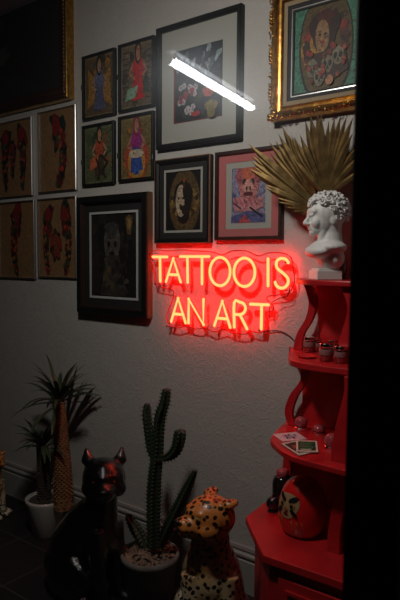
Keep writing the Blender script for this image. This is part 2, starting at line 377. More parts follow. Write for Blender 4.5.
# four hand-flash sheets in thin silver frames
th = [(0, 0), (0, -.015), (.002, -.017), (.006, -.017), (.007, -.013), (.007, 0)]
def blob_arm(P, x, y0, y1, bend, seed, wd=.16):
    rnd = random.Random(seed); n = 13
    pal = ['5c1412', '1c2018', '2c3426', '701a14', '24160f', '3c1410', '151511']
    for i in range(n):
        t = i/(n-1); y = y1+(y0-y1)*t; xx = x+bend*sin(pi*t*.9)
        r = wd*(1.1 if t < .25 else 1-.55*t)
        P.ell(xx, y, r*.5, r*.66, pal[rnd.randrange(7)], rnd.random()*3, wob=.12, seed=rnd.random()*6)
    for i in range(34):
        t = rnd.random(); y = y1+(y0-y1)*t; xx = x+bend*sin(pi*t*.9)+rnd.uniform(-.3, .3)*wd
        P.ell(xx, y, wd*.16, wd*.12, ['a83024', '111310', '39452e', '8a5a2a', '54160f'][rnd.randrange(5)], rnd.random()*3)
    P.ell(x, y1-.015, wd*.42, wd*.38, '7c1a14', wob=.1, seed=seed)
hands = [
 ([(-6, 124), (33, 116.5), (30, 195.5), (-6, 199)], 'silver framed brown sheet with two dark red arm designs, cut by the left edge', 0),
 ([(37, 113), (75, 104), (76, 189), (38, 194)], 'silver framed brown sheet with one arm design, upper right of the four sheets', 1),
 ([(-2, 202.5), (34, 200), (34, 279), (-2, 278)], 'silver framed brown sheet with one arm design, bottom left of the four sheets', 2),
 ([(37, 199), (76, 196), (76, 279), (37, 277)], 'silver framed brown sheet with two curved arms around a flower, lower right sheet', 3)]
for px, lab, k in hands:
    t, w, h = frame(px, .017, th, M['silver'], lab, 'four silver framed brown tattoo sheets')
    P = Pic(w-.012, h-.012, -.006); P.rect(-.5, .5, -.5, .5, '8a6844')
    if k == 0:
        blob_arm(P, -.2, -.36, .32, -.04, 3, .2); blob_arm(P, .24, -.36, .32, .04, 4, .2); blob_arm(P, .02, -.2, .15, .0, 5, .15)
    if k == 1: blob_arm(P, -.02, -.43, .33, .17, 8, .25)
    if k == 2: blob_arm(P, .02, -.42, .36, -.1, 11, .22)
    if k == 3:
        blob_arm(P, -.22, -.42, .32, -.09, 14, .19); blob_arm(P, .22, -.42, .32, .09, 15, .19)
        for i in range(14): P.ell(.11*cos(i*.9), -.08+.14*sin(i*.9), .045, .06, ['4a2414', '8a2a1c', '2a2018'][i % 3], i)
        P.ell(0, -.08, .07, .11, '7a3a24', wob=.2)
    P.build(t, M['paintd'])
# large dark picture top left, partly out of view
t, w, h = frame([(-120, -55), (66, -120), (66, 93), (-120, 146)], .05, [(0, 0), (0, -.042), (.006, -.05), (.016, -.05), (.022, -.044), (.03, -.05), (.055, -.046), (.075, -.036), (.075, 0)], M['brown'],
    'very large dark walnut framed picture with gilt edge, cut off at the upper left corner')
mb = MB(); mb.rect_frame(w+.006, h+.006, [(0, 0), (0, -.040), (.002, -.048), (.007, -.052), (.009, -.04), (.003, 0)]); mb.build('gilt_edge', M['gold'], t)
mb = MB()
for sx in (0,):
    for i in range(60):
        mb.ell((w/2-.022, -.051, -h/2+.01+i*(h-.02)/60), (.004, .004, .007), nu=6, nv=4)
mb.build('gilt_beading', M['gold'], t, smooth=True)
board(t, w-.14, h-.14, w*.46, h*.56, -.02, M['matb'], dx=.05)
P = Pic(w*.48, h*.58, -.012); P.rect(-.5, .5, -.5, .5, '1c201c')
rnd = random.Random(3)
for i in range(60): P.ell(rnd.uniform(-.3, .42), rnd.uniform(-.4, .42), rnd.uniform(.02, .08), rnd.uniform(.02, .08), ['2c332c', '181c1a', '363c34', '222622'][rnd.randrange(4)], rnd.random()*3, wob=.2, seed=i)
P.rect(-.2, .4, -.47, -.33, '3e423a')
P.build(t, M['paintd'])
t.children[-1].location = (.05, 0, 0)
# tall black frame with white mat
t, w, h = frame([(153.5, 29.4), (240, 2.5), (240, 135.5), (157, 152)], .034, [(0, 0), (0, -.03), (.004, -.034), (.018, -.034), (.024, -.026), (.024, 0)], M['black'],
    'tall black frame with wide white mat around a dark red-edged painting, behind the tube reflection')
board(t, w-.04, h-.04, w*.58, h*.585, -.012, M['matw'], dx=-.005, dz=-.005)
P = Pic(w*.60, h*.605, -.007); P.rect(-.5, .5, -.5, .5, '6a0f16'); P.rect(-.465, .465, -.475, .475, '141a22')
rnd = random.Random(21)
for i in range(40):
    x = rnd.uniform(-.4, .42); y = rnd.uniform(.0, .44)
    P.ell(x, y, rnd.uniform(.05, .13), rnd.uniform(.02, .05), ['4c5a68', '2a3644', '75828c', '1a222c', '93a0a8'][rnd.randrange(5)], .5+rnd.random(), wob=.2, seed=i)
for i in range(16):
    x = -.42+.055*i; P.poly([(x, .12-.02*i), (x+.02, .24-.02*i), (x+.07, .1-.02*i), (x+.03, -.02-.02*i)], '0c0f12')
for i in range(26): P.ell(rnd.uniform(-.38, .38), rnd.uniform(-.44, -.02), rnd.uniform(.03, .08), rnd.uniform(.03, .08), ['0c1014', '1d2a22', '3a3016', '222a3a'][rnd.randrange(4)], rnd.random(), wob=.2, seed=i)
for q in range(17):
    cx, cy = rnd.uniform(-.36, .08), rnd.uniform(-.4, -.02)
    for j in range(5): P.ell(cx+.028*cos(j*1.26+q), cy+.021*sin(j*1.26+q), .02, .02, 'b4b0b6')
    P.ell(cx, cy, .012, .012, 'a8323a')
for cx, cy in ((-.2, -.16), (-.08, -.12), (-.3, -.2)): P.ell(cx, cy, .045, .05, '9a1626', wob=.2)
P.poly([(.12, -.12), (.34, -.06), (.38, -.16), (.3, -.24), (.16, -.2)], 'a04a24'); P.ell(.22, -.17, .07, .05, 'b83a20'); P.ell(.3, -.38, .11, .1, '7a6a24', wob=.2); P.ell(0, -.42, .09, .03, 'a8141c')
P.build(t)
# gilt ornate frame, upper right (its right part stands behind the mullion)
q0, q1 = W(267.5, 121, .06), W(287, 103.5, .03)
gx0 = q0.x; gz0 = q0.z
inner_l, inner_b = W(299, 89, .03), None
gcx = W(324.5, 47, .03).x; gw = 2*(gcx-gx0); gz1 = 2*W(324.5, 46, .03).z-gz0; gh = gz1-gz0
t = thing('picture_frame', 'ornate carved gilt frame with green oval mat around a woman and skulls', 'framed picture', (gcx, 0, (gz0+gz1)/2))
mb = MB(); mb.rect_frame(gw, gh, [(0, 0), (.0, -.03), (.008, -.05), (.018, -.058), (.028, -.052), (.036, -.038), (.044, -.036), (.052, -.042), (.056, -.036), (.056, 0)]); mb.build('frame', M['gold'], t)
rnd = random.Random(5)
mb = MB()
def scroll(x, z, ang, sc):
    p = []
    for i in range(9):
        a = ang+i*.62; r = sc*(1-i*.1); p.append((x+r*cos(a), -.054-.004*sin(i), z+r*sin(a)))
    mb.tube(bez(p, 2), [sc*.30*(1-.04*i) for i in range(17)], 6)
def edge(n, f, big):
    for i in range(n):
        u = (i+.5)/n; x, z = f(u); scroll(x, z, rnd.random()*6.28, .008+.005*abs(sin(u*pi*big)))
for sx in (-1, 1): edge(26, lambda u, sx=sx: (sx*(gw/2-.012+.004*sin(u*22)), -gh/2+u*gh), 4)
for sz in (-1, 1): edge(22, lambda u, sz=sz: (-gw/2+u*gw, sz*(gh/2-.012+.004*sin(u*22))), 3)
for sx in (-1, 1):
    for sz in (-1, 1):
        for k in range(7): mb.ell((sx*(gw/2-.02+.012*cos(k)), -.055, sz*(gh/2-.02+.012*sin(k*1.3))), (.014, .010, .009), Matrix.Rotation(k, 3, 'Y'), 8, 6)
    for z in (-.28, 0, .28):
        for k in range(5): mb.ell((sx*(gw/2-.008), -.052, gh*z+.014*(k-2)), (.013-.002*abs(k-2), .010, .008), None, 8, 6)
mb.build('carved_ornament', M['gold'], t, smooth=True)
ow, oh = gw-.11, gh-.11
iw = 2*(gcx-W(287, 90, .03).x); ih = oh-(ow-iw)
board(t, ow, oh, iw, ih, -.032, M['mattan'], 'linen_slip')
board(t, iw+.004, ih+.004, iw-.055, ih-.055, -.026, M['matb'])
mb = MB(); mb.rect_frame(iw-.032, ih-.032, [(0, -.025), (0, -.0275), (.0035, -.0275), (.0035, -.025)]); mb.build('silver_fillet', M['silver'], t)
P = Pic(iw-.05, ih-.05, -.02); P.rect(-.5, .5, -.5, .5, '3f8069')
P.ell(0, 0, .42, .59, '15110e', n=36)
P.ell(.0, .03, .395, .55, '5a4a24', n=36)
P.ell(-.2, -.05, .18, .18, 'a87a2c', wob=.1)
for i in range(22): P.ell(.3*cos(i*.285), .05+.33*sin(i*.285)*1, .07, .06, ['3a1a14', '5c2a22', '8a2f24', '2a2016'][i % 4], i, wob=.2, seed=i)
P.ell(-.02, .2, .23, .2, '2a140f', wob=.1); P.ell(.0, .33, .13, .07, '4a1612', wob=.15)
P.ell(-.05, .13, .11, .16, '9a744e'); P.ell(-.09, .15, .025, .012, '1a0f0c'); P.ell(.0, .15, .025, .012, '1a0f0c'); P.ell(-.05, .06, .04, .014, '8a1c1a')
P.poly([(-.3, -.06), (.3, -.04), (.36, -.3), (.1, -.42), (-.2, -.4)], '3a2218')
for cx, cy in ((-.2, -.22), (.04, -.2), (.2, -.13), (-.08, -.34)):
    P.ell(cx, cy, .085, .09, '7c7560', wob=.05); P.rect(cx-.04, cx+.04, cy-.09, cy-.05, '6c6552')
    P.ell(cx-.04, cy, .026, .03, '15100e'); P.ell(cx+.04, cy, .026, .03, '15100e'); P.ell(cx, cy-.045, .014, .015, '15100e')
for i in range(18): P.ell(rnd.uniform(-.3, .3), rnd.uniform(-.4, 0), .035, .03, ['8a2a26', '6a3428', 'a04a38'][i % 3], i)
P.ell(.08, -.4, .06, .05, 'b07a5a')
P.build(t)
# dark frame with silver edge: round portrait
t, w, h = frame([(154, 160), (209.5, 154.7), (209.5, 243), (155, 243)], .03, [(0, 0), (0, -.026), (.003, -.03), (.012, -.03), (.022, -.022), (.022, 0)], M['black'],
    'black frame with white-lined black mat around a round gold portrait')
mb = MB(); mb.rect_frame(w+.002, h+.002, [(0, -.02), (0, -.031), (.004, -.032), (.004, -.02)]); mb.build('edge_strip', M['oak'], t)
board(t, w-.036, h-.036, w*.66, h*.72, -.015, M['matb'])
mb = MB(); mb.rect_frame(w*.70, h*.75, [(0, -.0145), (0, -.017), (.011, -.017), (.011, -.0145)]); mb.build('white_fillet', M['matw'], t)
P = Pic(w*.67, h*.73, -.010); P.rect(-.5, .5, -.5, .5, '080808')
P.ell(.02, -.02, .42, .40, '5a4526', n=30)
for i in range(22): P.ell(.02+.33*cos(i*.29), -.02+.22*sin(i*.29), .06, .05, ['7a6030', '3a2c18', '94783c'][i % 3], i, wob=.2, seed=i)
P.ell(.0, .0, .24, .27, '17110c', wob=.1); P.ell(-.06, .0, .15, .2, 'b0a288'); P.ell(-.12, .04, .025, .015, '15100c'); P.ell(.0, .04, .025, .015, '15100c'); P.ell(-.07, -.07, .04, .014, '5a2018')
P.ell(.1, .08, .1, .18, '1a130e', wob=.2); P.ell(.05, -.14, .13, .06, '221811', wob=.2); P.ell(.02, .33, .035, .03, '8a4a1c'); P.line([(.02, .28), (.02, .2)], .02, '6a4a1c')
P.build(t)
# brown frame, rose mat
t, w, h = frame([(213, 153.5), (281.6, 143), (281.6, 239.5), (215, 241)], .026, [(0, 0), (0, -.022), (.003, -.026), (.014, -.026), (.018, -.02), (.018, 0)], M['brown'],
    'dark brown frame with rose mat around a pink and blue face print')
board(t, w-.032, h-.032, w*.68, h*.74, -.013, M['matpink'])
board(t, w*.69, h*.75, w*.50, h*.60, -.0105, M['matw'], 'cream_mat')
P = Pic(w*.51, h*.61, -.007); P.rect(-.5, .5, -.5, .5, '8d8aa8')
rnd = random.Random(9)
for i in range(22): P.ell(rnd.uniform(-.45, .45), rnd.uniform(-.48, .45), .08, .07, ['6a6a98', 'a0708a', '585a80', 'b08a90'][i % 4], i, wob=.2, seed=i)
P.ell(0, .18, .3, .3, 'c07a78', wob=.05); P.ell(-.26, .36, .1, .12, 'a85a60'); P.ell(.26, .36, .1, .12, 'a85a60'); P.ell(0, .38, .2, .12, 'c4684e', wob=.1)
P.ell(-.12, .24, .06, .04, '3a2030'); P.ell(.12, .24, .06, .04, '3a2030'); P.ell(0, .12, .14, .12, 'd09a90'); P.ell(-.05, .12, .025, .03, '4a2028'); P.ell(.05, .12, .025, .03, '4a2028'); P.ell(0, .02, .14, .03, '6a2030')
P.poly([(-.45, -.05), (-.2, -.02), (.1, -.12), (.4, -.02), (.45, -.22), (.1, -.3), (-.4, -.28)], 'c4868a')
for i in range(5): P.line([(-.4+.14*i, -.05), (-.3+.14*i, -.2)], .05, 'b8606a')
P.poly([(-.5, -.5), (.5, -.5), (.5, -.35), (0, -.28), (-.5, -.38)], '555a8c'); P.poly([(-.3, -.5), (-.1, -.34), (.1, -.5)], 'a84a50')
P.line([(.05, -.22), (.2, -.3), (.42, -.4)], .05, '1a1420'); P.line([(-.45, -.12), (-.2, -.25)], .04, '5a2a48')
P.build(t)
# big dark frame lower
t, w, h = frame([(76.7, 197), (146.5, 192), (146.5, 319.5), (76.7, 311)], .045, [(0, 0), (0, -.04), (.004, -.045), (.022, -.045), (.028, -.036), (.038, -.034), (.040, -.028), (.040, 0)], M['brown'],
    'large deep black and brown frame around a dim grey portrait, left of the neon sign')
mb = MB(); mb.rect_frame(w+.003, h+.003, [(0, 0), (0, -.036), (.003, -.036), (.003, 0)]); mb.build('side_strip', M['oak'], t)
mb = MB(); mb.rect_frame(w-.004, h-.004, [(0, -.044), (0, -.048), (.03, -.048), (.032, -.044)]); mb.build('black_face', M['black'], t)
board(t, w-.074, h-.074, w*.66, h*.70, -.020, M['matb'])
mb = MB(); mb.rect_frame(w*.695, h*.735, [(0, -.019), (0, -.023), (.012, -.023), (.012, -.019)]); mb.build('silver_fillet', mat('dull_silver', (.42, .42, .42), .6), t)
P = Pic(w*.67, h*.71, -.014); P.rect(-.5, .5, -.5, .5, '121212')
rnd = random.Random(12)
for i in range(40): P.ell(rnd.uniform(-.45, .45), rnd.uniform(-.48, .48), rnd.uniform(.04, .1), rnd.uniform(.04, .1), ['1b1a18', '242220', '161412', '2c2320'][i % 4], i, wob=.25, seed=i)
P.poly([(-.5, .1), (-.36, .25), (-.28, -.45), (-.46, -.5)], '2c1c20')
P.ell(-.03, .12, .17, .22, '55504a', wob=.05); P.ell(-.04, .3, .14, .08, '3c3a38', wob=.15); P.ell(-.1, .13, .035, .03, '15130f'); P.ell(.04, .13, .035, .03, '15130f'); P.ell(-.03, .02, .06, .025, '1c1714')
P.poly([(-.16, .0), (.12, .0), (.2, -.2), (.3, -.48), (-.3, -.48), (-.2, -.2)], '38342e')
for i in range(24): P.ell(rnd.uniform(-.28, .32), rnd.uniform(-.45, -.05), .04, .05, ['4c463c', '2a2622', '5a4a34', '201c1a'][i % 4], i, wob=.2, seed=i)
P.ell(.34, .36, .07, .09, '6a5230', wob=.15); P.ell(.34, .36, .04, .05, '96784a')
P.build(t)

# ------------------------------------------------------------------ neon sign
NO = .05
def NP(x, y): return W(150+x/2.667, 240+y/2.667, NO)
def arc(cx, cy, rx, ry, a0, a1, n): return [(cx+rx*cos(R(a0+(a1-a0)*i/n)), cy-ry*sin(R(a0+(a1-a0)*i/n))) for i in range(n+1)]
LET = [
 [[(8, 45), (46, 45)], [(27, 45), (28, 110)]],
 [[(43, 111), (62, 49), (82, 112)], [(50, 92), (75, 93)]],
 [[(81, 44), (117, 44)], [(100, 44), (101, 113)]],
 [[(121, 44), (158, 44)], [(139, 44), (139, 117)]],
 [arc(187, 84, 27, 38, 90, 450, 28)],
 [arc(252, 86, 28, 38, 90, 450, 28)],
 [[(315, 50), (315, 122)]],
 [[(369, 60), (363, 52), (353, 49), (342, 52), (337, 62), (339, 74), (348, 83), (359, 92), (368, 103), (368, 116), (360, 126), (348, 128), (338, 122), (334, 113)]],
 [[(57, 217), (75, 155), (95, 221)], [(63, 197), (89, 199)]],
 [[(103, 221), (103, 157), (143, 226), (143, 158)]],
 [[(172, 228), (193, 163), (214, 233)], [(179, 208), (207, 211)]],
 [[(225, 232), (225, 166), (240, 166), (250, 170), (255, 182), (250, 194), (240, 199), (225, 198)], [(240, 199), (259, 237)]],
 [[(268, 171), (316, 173)], [(298, 172), (297, 237)]]]
org = W(220, 300, 0)
sign = thing('neon_sign', 'red and amber neon sign reading TATTOO IS AN ART on clear acrylic', 'neon sign', (org.x, 0, org.z))
def loc(p): return Vector((p.x-org.x, p.y, p.z-org.z))
for st in LET:
    jm, cm = MB(), MB()
    for ln in st:
        pts = [loc(NP(*p)) for p in ln]
        if len(pts) > 6: pts = bez(pts, 3) if pts[0] != pts[-1] else pts
        jm.tube([p+Vector((0, .007, 0)) for p in pts], .0096, 8)
        for p in pts[::max(1, len(pts)-1)]: jm.ell(p+Vector((0, .007, 0)), .0096, None, 8, 6)
        cm.tube(pts, .0066, 8)
        for p in (pts if len(pts) < 5 else pts[::max(1, len(pts)-1)]): cm.ell(p, .0066, None, 8, 6)
    L = jm.build('letter', M['jacket'], sign, smooth=True)
    cm.build('light_core', M['core'], L, smooth=True)
con = [(149, 254), (156, 250), (168, 251), (180, 250), (196, 251), (212, 252), (222, 255), (232, 251), (246, 251), (258, 256), (268, 253), (282, 253), (291, 258), (293, 270), (294, 283), (288, 293), (276, 295), (267, 297), (268, 301), (273, 306), (272, 311), (264, 314), (265, 326), (260, 333), (250, 331), (246, 334), (232, 333), (224, 329), (214, 332), (205, 328), (196, 329), (186, 326), (178, 328), (169, 325), (167, 314), (173, 298), (172, 290), (160, 287), (155, 284), (153, 268)]
cp = [loc(W(p[0], p[1], .038)) for p in con]; cl = bez(cp+[cp[0]], 3)
mb = MB(); n = len(cl)-1
mb.add([(p.x, -.034, p.z) for p in cl[:-1]]+[(p.x, -.038, p.z) for p in cl[:-1]], [tuple(range(n)), tuple(range(n, 2*n))]+[(i, (i+1) % n, n+(i+1) % n, n+i) for i in range(n)])
mb.build('acrylic_panel', M['acryl'], sign)
mb = MB(); mb.tube([(p.x, -.036, p.z) for p in cl], .0027, 6); mb.build('panel_edge', M['acryledge'], sign, smooth=True)  # red colour stands in for neon glow caught in the clear rim
for p in ((158, 284), (288, 262), (170, 326), (262, 330), (287, 290)):
    q = loc(W(p[0], p[1], .02)); mb = MB(); mb.tube([(q.x, 0, q.z), (q.x, -.042, q.z)], .005, 12); mb.build('standoff', M['chrome'], sign)
mb = MB(); mb.tube(bez([loc(W(*p)) for p in ((262, 331, .02), (268, 331, .012), (279, 331, .006), (288, 335, .006), (295, 342, .006), (300, 352, .008), (303, 372, .008))], 6), .0022, 6); mb.build('power_cable', M['cable'], sign, smooth=True)
# the strand running from the S down to the lower row
mb = MB(); mb.tube(bez([loc(W(*p)) for p in ((290, 286, .045), (288, 295, .045), (278, 299, .044), (271, 304, .044), (269, 315, .044), (270, 318, .045))], 5), .0018, 6); mb.build('jumper_wire', M['cable'], sign, smooth=True)

# ------------------------------------------------------------------ red corner shelf
XR = -.40
ZB, Z3, Z2, Z1 = .50, .84, 1.16, 1.455
shelf = thing('corner_shelf', 'tall glossy red tiered corner shelf with wavy uprights, holding the white bust', 'shelf', (-.8, -.25, 0))
so = Vector((-.8, -.25, 0))
def S(p): return (p[0]+.8, p[1]+.25)
def rounded(pts, n=5):
    V = [Vector((p[0], p[1], 0)) for p in pts]; return [S((q.x, q.y)) for q in bez(V, n)]
def plate(px, z, th, name, curved=True, m='red', back=-.012):
    w = [G(x, y, z) for x, y in px]; pts = [(w[0].x, back)] + [(min(q.x, XR), min(q.y, back)) for q in w]
    last = pts[-1]; pts = rounded(pts, 5) if curved else [S(p) for p in pts]
    pts += [S((XR, last[1])), S((XR, back))]
    mb = MB(); mb.prism(pts, z-th, z); return mb.build(name, M[m], shelf, bevel=.004), pts
bp, bpts = plate([(275.7, 494), (245.5, 517), (263, 555), (328, 577)], ZB, .03, 'base_top', False)
plate([(284, 423), (271, 437), (275, 445), (292, 456), (339, 469)], Z3, .022, 'shelf_board')
plate([(297, 345), (288.5, 357), (295, 361.5), (318, 365.5), (346, 369)], Z2, .022, 'shelf_board')
# top board, defined directly: level with the eye
tp = [(W(301, 279, .02).x, -.012), (W(296, 280, .10).x, -.10), (W(298, 281, .17).x, -.17), (W(309, 282, .23).x, -.235), (W(330, 283, .26).x, -.26), (-.75, -.265)]
mb = MB(); mb.prism(rounded(tp, 5)+[S((XR, -.265)), S((XR, -.012))], Z1-.02, Z1); mb.build('shelf_board', M['red'], shelf, bevel=.004)
# cabinet under the base top
c = [Vector((p[0], p[1])) for p in bpts[:6]]
cab = [(p[0]+.028 if i < 3 else p[0]+.01*(i == 3), p[1]+(.028 if i >= 2 else 0) if p[1] < .2 else p[1]) for i, p in enumerate(bpts)]
cab = [(x if x < (XR+.8) else XR+.8, y) for x, y in cab]
mb = MB(); mb.prism(cab, .05, ZB-.03); mb.build('cabinet', M['red'], shelf, bevel=.003)
mb = MB(); mb.prism([(x*.96, y*.95+.01) for x, y in cab], 0, .05); mb.build('plinth', M['red'], shelf)
# front door panel with moulding on the broad front face
f0, f1 = Vector(cab[3]), Vector((cab[4][0], cab[4][1])) if len(cab) > 4 else Vector(cab[4])
fr = Vector((XR+.8, f0.y)); yy = min(f0.y, f1.y)
mb = MB(); mb.box(f0.x+.04, XR+.8-.04, yy-.010, yy+.004, .09, ZB-.07); d = mb.build('door', M['red'], shelf, bevel=.003)
mb = MB(); cx = (f0.x+.04+XR+.8-.04)/2; wd = XR+.8-.08-f0.x-.0; 
mb.rect_frame(wd-.06, ZB-.07-.09-.07, [(0, 0), (0, -.008), (.012, -.008), (.018, 0)]); mb.build('door_moulding', M['red'], d, loc=(cx, yy-.010, (.09+ZB-.07)/2))
mb = MB(); mb.ell((XR+.8-.07, yy-.024, .3), .012); mb.build('knob', M['goldline'], d, smooth=True)
def strut(px, off, wid, z0, z1, name='upright', th=.022):
    """wavy upright in a plane parallel to the wall; px: centre points by pixel"""
    q = [W(x, y, off) for x, y in px]; q = [Vector((p.x, 0, p.z)) for p in q]
    q[0].z = z1; q[-1].z = z0
    c = bez(q, 6); n = len(c); L, Rr = [], []
    for i, p in enumerate(c):
        t = i/(n-1)*(len(wid)-1); k = min(int(t), len(wid)-2); w = wid[k]+(wid[k+1]-wid[k])*(t-k)
        L.append((p.x-w/2+.8, p.z)); Rr.append((p.x+w/2+.8, p.z))
    mb = MB(); y0, y1 = -off+.25, -off+th+.25
    vs = [(x, y0, z) for x, z in L]+[(x, y0, z) for x, z in Rr]+[(x, y1, z) for x, z in L]+[(x, y1, z) for x, z in Rr]
    fs = []
    for i in range(n-1):
        fs += [(i, i+1, n+i+1, n+i), (2*n+i, 3*n+i, 3*n+i+1, 2*n+i+1), (i, 2*n+i, 2*n+i+1, i+1), (n+i, n+i+1, 3*n+i+1, 3*n+i)]
    fs += [(0, n, 3*n, 2*n), (n-1, 3*n-1, 4*n-1, 2*n-1)]
    fs[-1] = (n-1, 2*n-1, 4*n-1, 3*n-1)
    mb.add(vs, fs); mb.build(name, M['red'], shelf, bevel=.003)
strut([(306, 282), (312, 300), (309, 318), (300, 334), (297, 350)], .07, [.030, .034, .032, .032, .04], Z2, Z1-.02)
strut([(304, 368), (303, 380), (293, 396), (288, 412), (291, 428)], .07, [.034, .028, .036, .036, .034], Z3, Z2-.022)
strut([(291, 462), (285, 478), (280, 492), (282, 502)], .07, [.05, .04, .045, .05], ZB, Z3-.022)
strut([(347, 285), (352, 310), (346, 340), (345, 360)], .24, [.05, .035, .05, .05], Z2, Z1-.02)
strut([(351, 372), (350, 395), (343, 430), (341, 452), (340, 463)], .36, [.05, .045, .06, .075, .07], Z3, Z2-.022)
strut([(341, 480), (339, 500), (334, 530), (333, 546)], .33, [.05, .045, .045, .05], ZB, Z3-.022)
# back panels
def backp(px0, px1, z0, z1, inset):
    xa, xb = W(px0, 320, .02).x, W(px1, 320, .02).x
    mb = MB(); mb.prism([(xa+.8, z1), (xb+.8, z0), (XR+.8, z0), (XR+.8, z1)], -.012+.25, -.002+.25, 'y'); mb.build('back_panel', M['red'], shelf)
backp(314, 321, Z2, Z1-.02, 0); backp(303, 303, Z3, Z2-.022, 0); backp(296, 296, ZB, Z3-.022, 0)

# ------------------------------------------------------------------ bust
bp0 = W(325, 275.5, .15)
hd = (LEFT*.985+TOCAM*.17).normalized()
bust = thing('plaster_bust', 'white classical plaster head bust with curly hair facing left on the red shelf', 'bust', (bp0.x, -.15, Z1), math.atan2(hd.y, hd.x))
k = 1.075
mb = MB()
def E(x, y, z, rx, ry=None, rz=None, pitch=0):
    rot = Matrix.Rotation(pitch, 3, 'Y') if pitch else None
    mb.ell((x*k, y*k, z*k), (rx*k, (ry or rx)*k, (rz or rx)*k), rot, 20, 14)
# local +X forward; z from shelf top; total .30
E(-.005, 0, .232, .066, .055, .062)          # cranium
E(.012, 0, .205, .052, .045, .056)           # face mass
E(.030, 0, .176, .030, .032, .022)           # jaw
E(.048, 0, .163, .014, .016, .013)           # chin
E(.052, 0, .236, .016, .036, .016)           # forehead
E(.060, 0, .222, .009, .030, .006)           # brow
mb.tube([(.062*k, 0, .221*k), (.078*k, 0, .196*k)], [.006*k, .0085*k], 10); E(.076, 0, .194, .010, .010, .007); E(.070, .008, .192, .006, .006, .005); E(.070, -.008, .192, .006, .006, .005)
E(.060, 0, .183, .009, .014, .004); E(.058, 0, .176, .009, .013, .005)
E(.046, .026, .196, .017, .014, .018); E(.046, -.026, .196, .017, .014, .018)
for sy in (-1, 1):
    E(.053, sy*.021, .212, .008, .010, .005); E(-.008, sy*.050, .205, .012, .006, .018)
mb.tube([(-.012*k, 0, .215*k), (-.014*k, 0, .165*k), (-.012*k, 0, .115*k)], [.045*k, .040*k, .052*k], 20)
mb.tube([(.02*k, .022*k, .17*k), (.022*k, .006*k, .105*k)], [.014*k, .016*k], 10); mb.tube([(.02*k, -.022*k, .17*k), (.022*k, -.006*k, .105*k)], [.014*k, .016*k], 10)
E(-.008, 0, .112, .062, .088, .026); E(.028, 0, .098, .042, .072, .026); E(-.02, 0, .075, .045, .062, .045); E(-.015, 0, .05, .032, .036, .04)
b = mb.build('head', M['plaster'], bust); remesh(b, .0032, 5)
mb = MB(); rnd = random.Random(4)
for i in range(95):
    a = i*2.39996; z = -.35+1.35*(i+.5)/95; rr = math.sqrt(max(0, 1-z*z)); x, y = rr*cos(a), rr*sin(a)
    if x > .35 and z < .40: continue
    if x > -.1 and z < .1: continue
    P0 = Vector((-.006+.066*x, .057*y, .234+.062*z))*k; N0 = Vector((x, y, z)).normalized()
    t1 = N0.orthogonal().normalized(); t2 = N0.cross(t1); ph = rnd.random()*6.28; r0 = rnd.uniform(.0115, .0165)*k; pts = []
    for j in range(7):
        th = ph+j*.95; r = r0*(1-j*.11); pts.append(P0+(t1*cos(th)+t2*sin(th))*r+N0*(.005+.0016*j)*k)
    mb.tube(pts, [.0052*k*(1-.03*j) for j in range(7)], 6)
mb.ell(Vector((-.008, 0, .236))*k, (.064*k, .054*k, .060*k), None, 16, 10)
hh = mb.build('curly_hair', M['plaster'], bust); remesh(hh, .0019, 0)
mb = MB(); mb.prism([(-.050, -.045), (.048, -.045), (.048, .045), (-.050, .045)], 0, .034); mb.prism([(-.043, -.038), (.041, -.038), (.041, .038), (-.043, .038)], .033, .042); mb.build('plinth', M['plaster'], bust, bevel=.002)

# ------------------------------------------------------------------ gold palm fronds
def fan(hub, off, tips, n, label, stem_to, split=.5, wob=.0, nv=Vector((0, -1, 0)), seed=0, wr=1.0):
    """tips: pixel points the blade tips follow (in order); hub pixel"""
    rnd = random.Random(seed)
    hb = W(hub[0], hub[1], off[0]); tp = bez([W(p[0], p[1], off[1]) for p in tips], 12)
    t = thing('palm_frond', label, 'palm leaf', hb, 0, 'gold painted palm leaves behind the bust')
    mb = MB()
    for i in range(n):
        u = i/(n-1); tip = tp[int(u*(len(tp)-1))]-hb; tip = tip*(1+rnd.uniform(-.09, .05))+Vector((0, -rnd.uniform(0, .03), 0))
        Ln = tip.length; d = tip.normalized(); sd = d.cross(nv).normalized(); up = sd.cross(d).normalized()
        if up.y > 0: up = -up
        w = Ln*.075*wr*rnd.uniform(.85, 1.1); rows = []
        for j in range(9):
            v = j/8; ww = w*(.22+.78*sin(pi*min(1, v*.62+.12)))*(1 if v < .72 else max(.03, (1-v)/.28)); droop = up*(-.10*Ln*v*v)+up*.02*(0 if v < .1 else 1)
            c = d*Ln*v-droop*0+up*(.035*sin(v*2.2))
            rows += [c-sd*ww-up*ww*.55, c, c+sd*ww-up*ww*.55]
        mb.add(rows, [(j*3+k, j*3+k+1, j*3+k+4, j*3+k+3) for j in range(8) for k in (0, 1)])
    o = mb.build('leaf_fan', M['palmgold'], t, fixn=False)
    md = o.modifiers.new('s', 'SOLIDIFY'); md.thickness = .0012
    mb = MB(); e = stem_to-hb; mb.tube(bez([(0, 0, 0), e*.5+Vector((.004, .0, 0)), e], 5), .004, 8); mb.build('stem', M['palmgold'], t, smooth=True)
vz = Vector((W(338, 270, .065).x, -.065, Z1))
fan((326, 196), (.10, .07), [(298, 158), (301, 140), (309, 124), (321, 114), (334, 118), (346, 112), (357, 122), (366, 142), (374, 168)], 17, 'gold painted fan palm leaf spreading upright above the white bust head', vz+Vector((0, 0, .05)), seed=1, wr=.72)
fan((322, 212), (.09, .14), [(258, 148), (255, 158), (257, 170), (264, 182), (274, 194), (288, 207), (301, 218)], 15, 'gold painted palm leaf leaning left over the rose mat picture', vz+Vector((-.005, 0, .05)), seed=2, wr=.75)
fan((318, 204), (.05, .04), [(272, 150), (278, 138), (286, 130), (294, 133), (301, 142)], 8, 'gold painted palm leaf with narrow upright blades between the other two leaves', vz+Vector((.005, 0, .05)), seed=3, wr=.7)
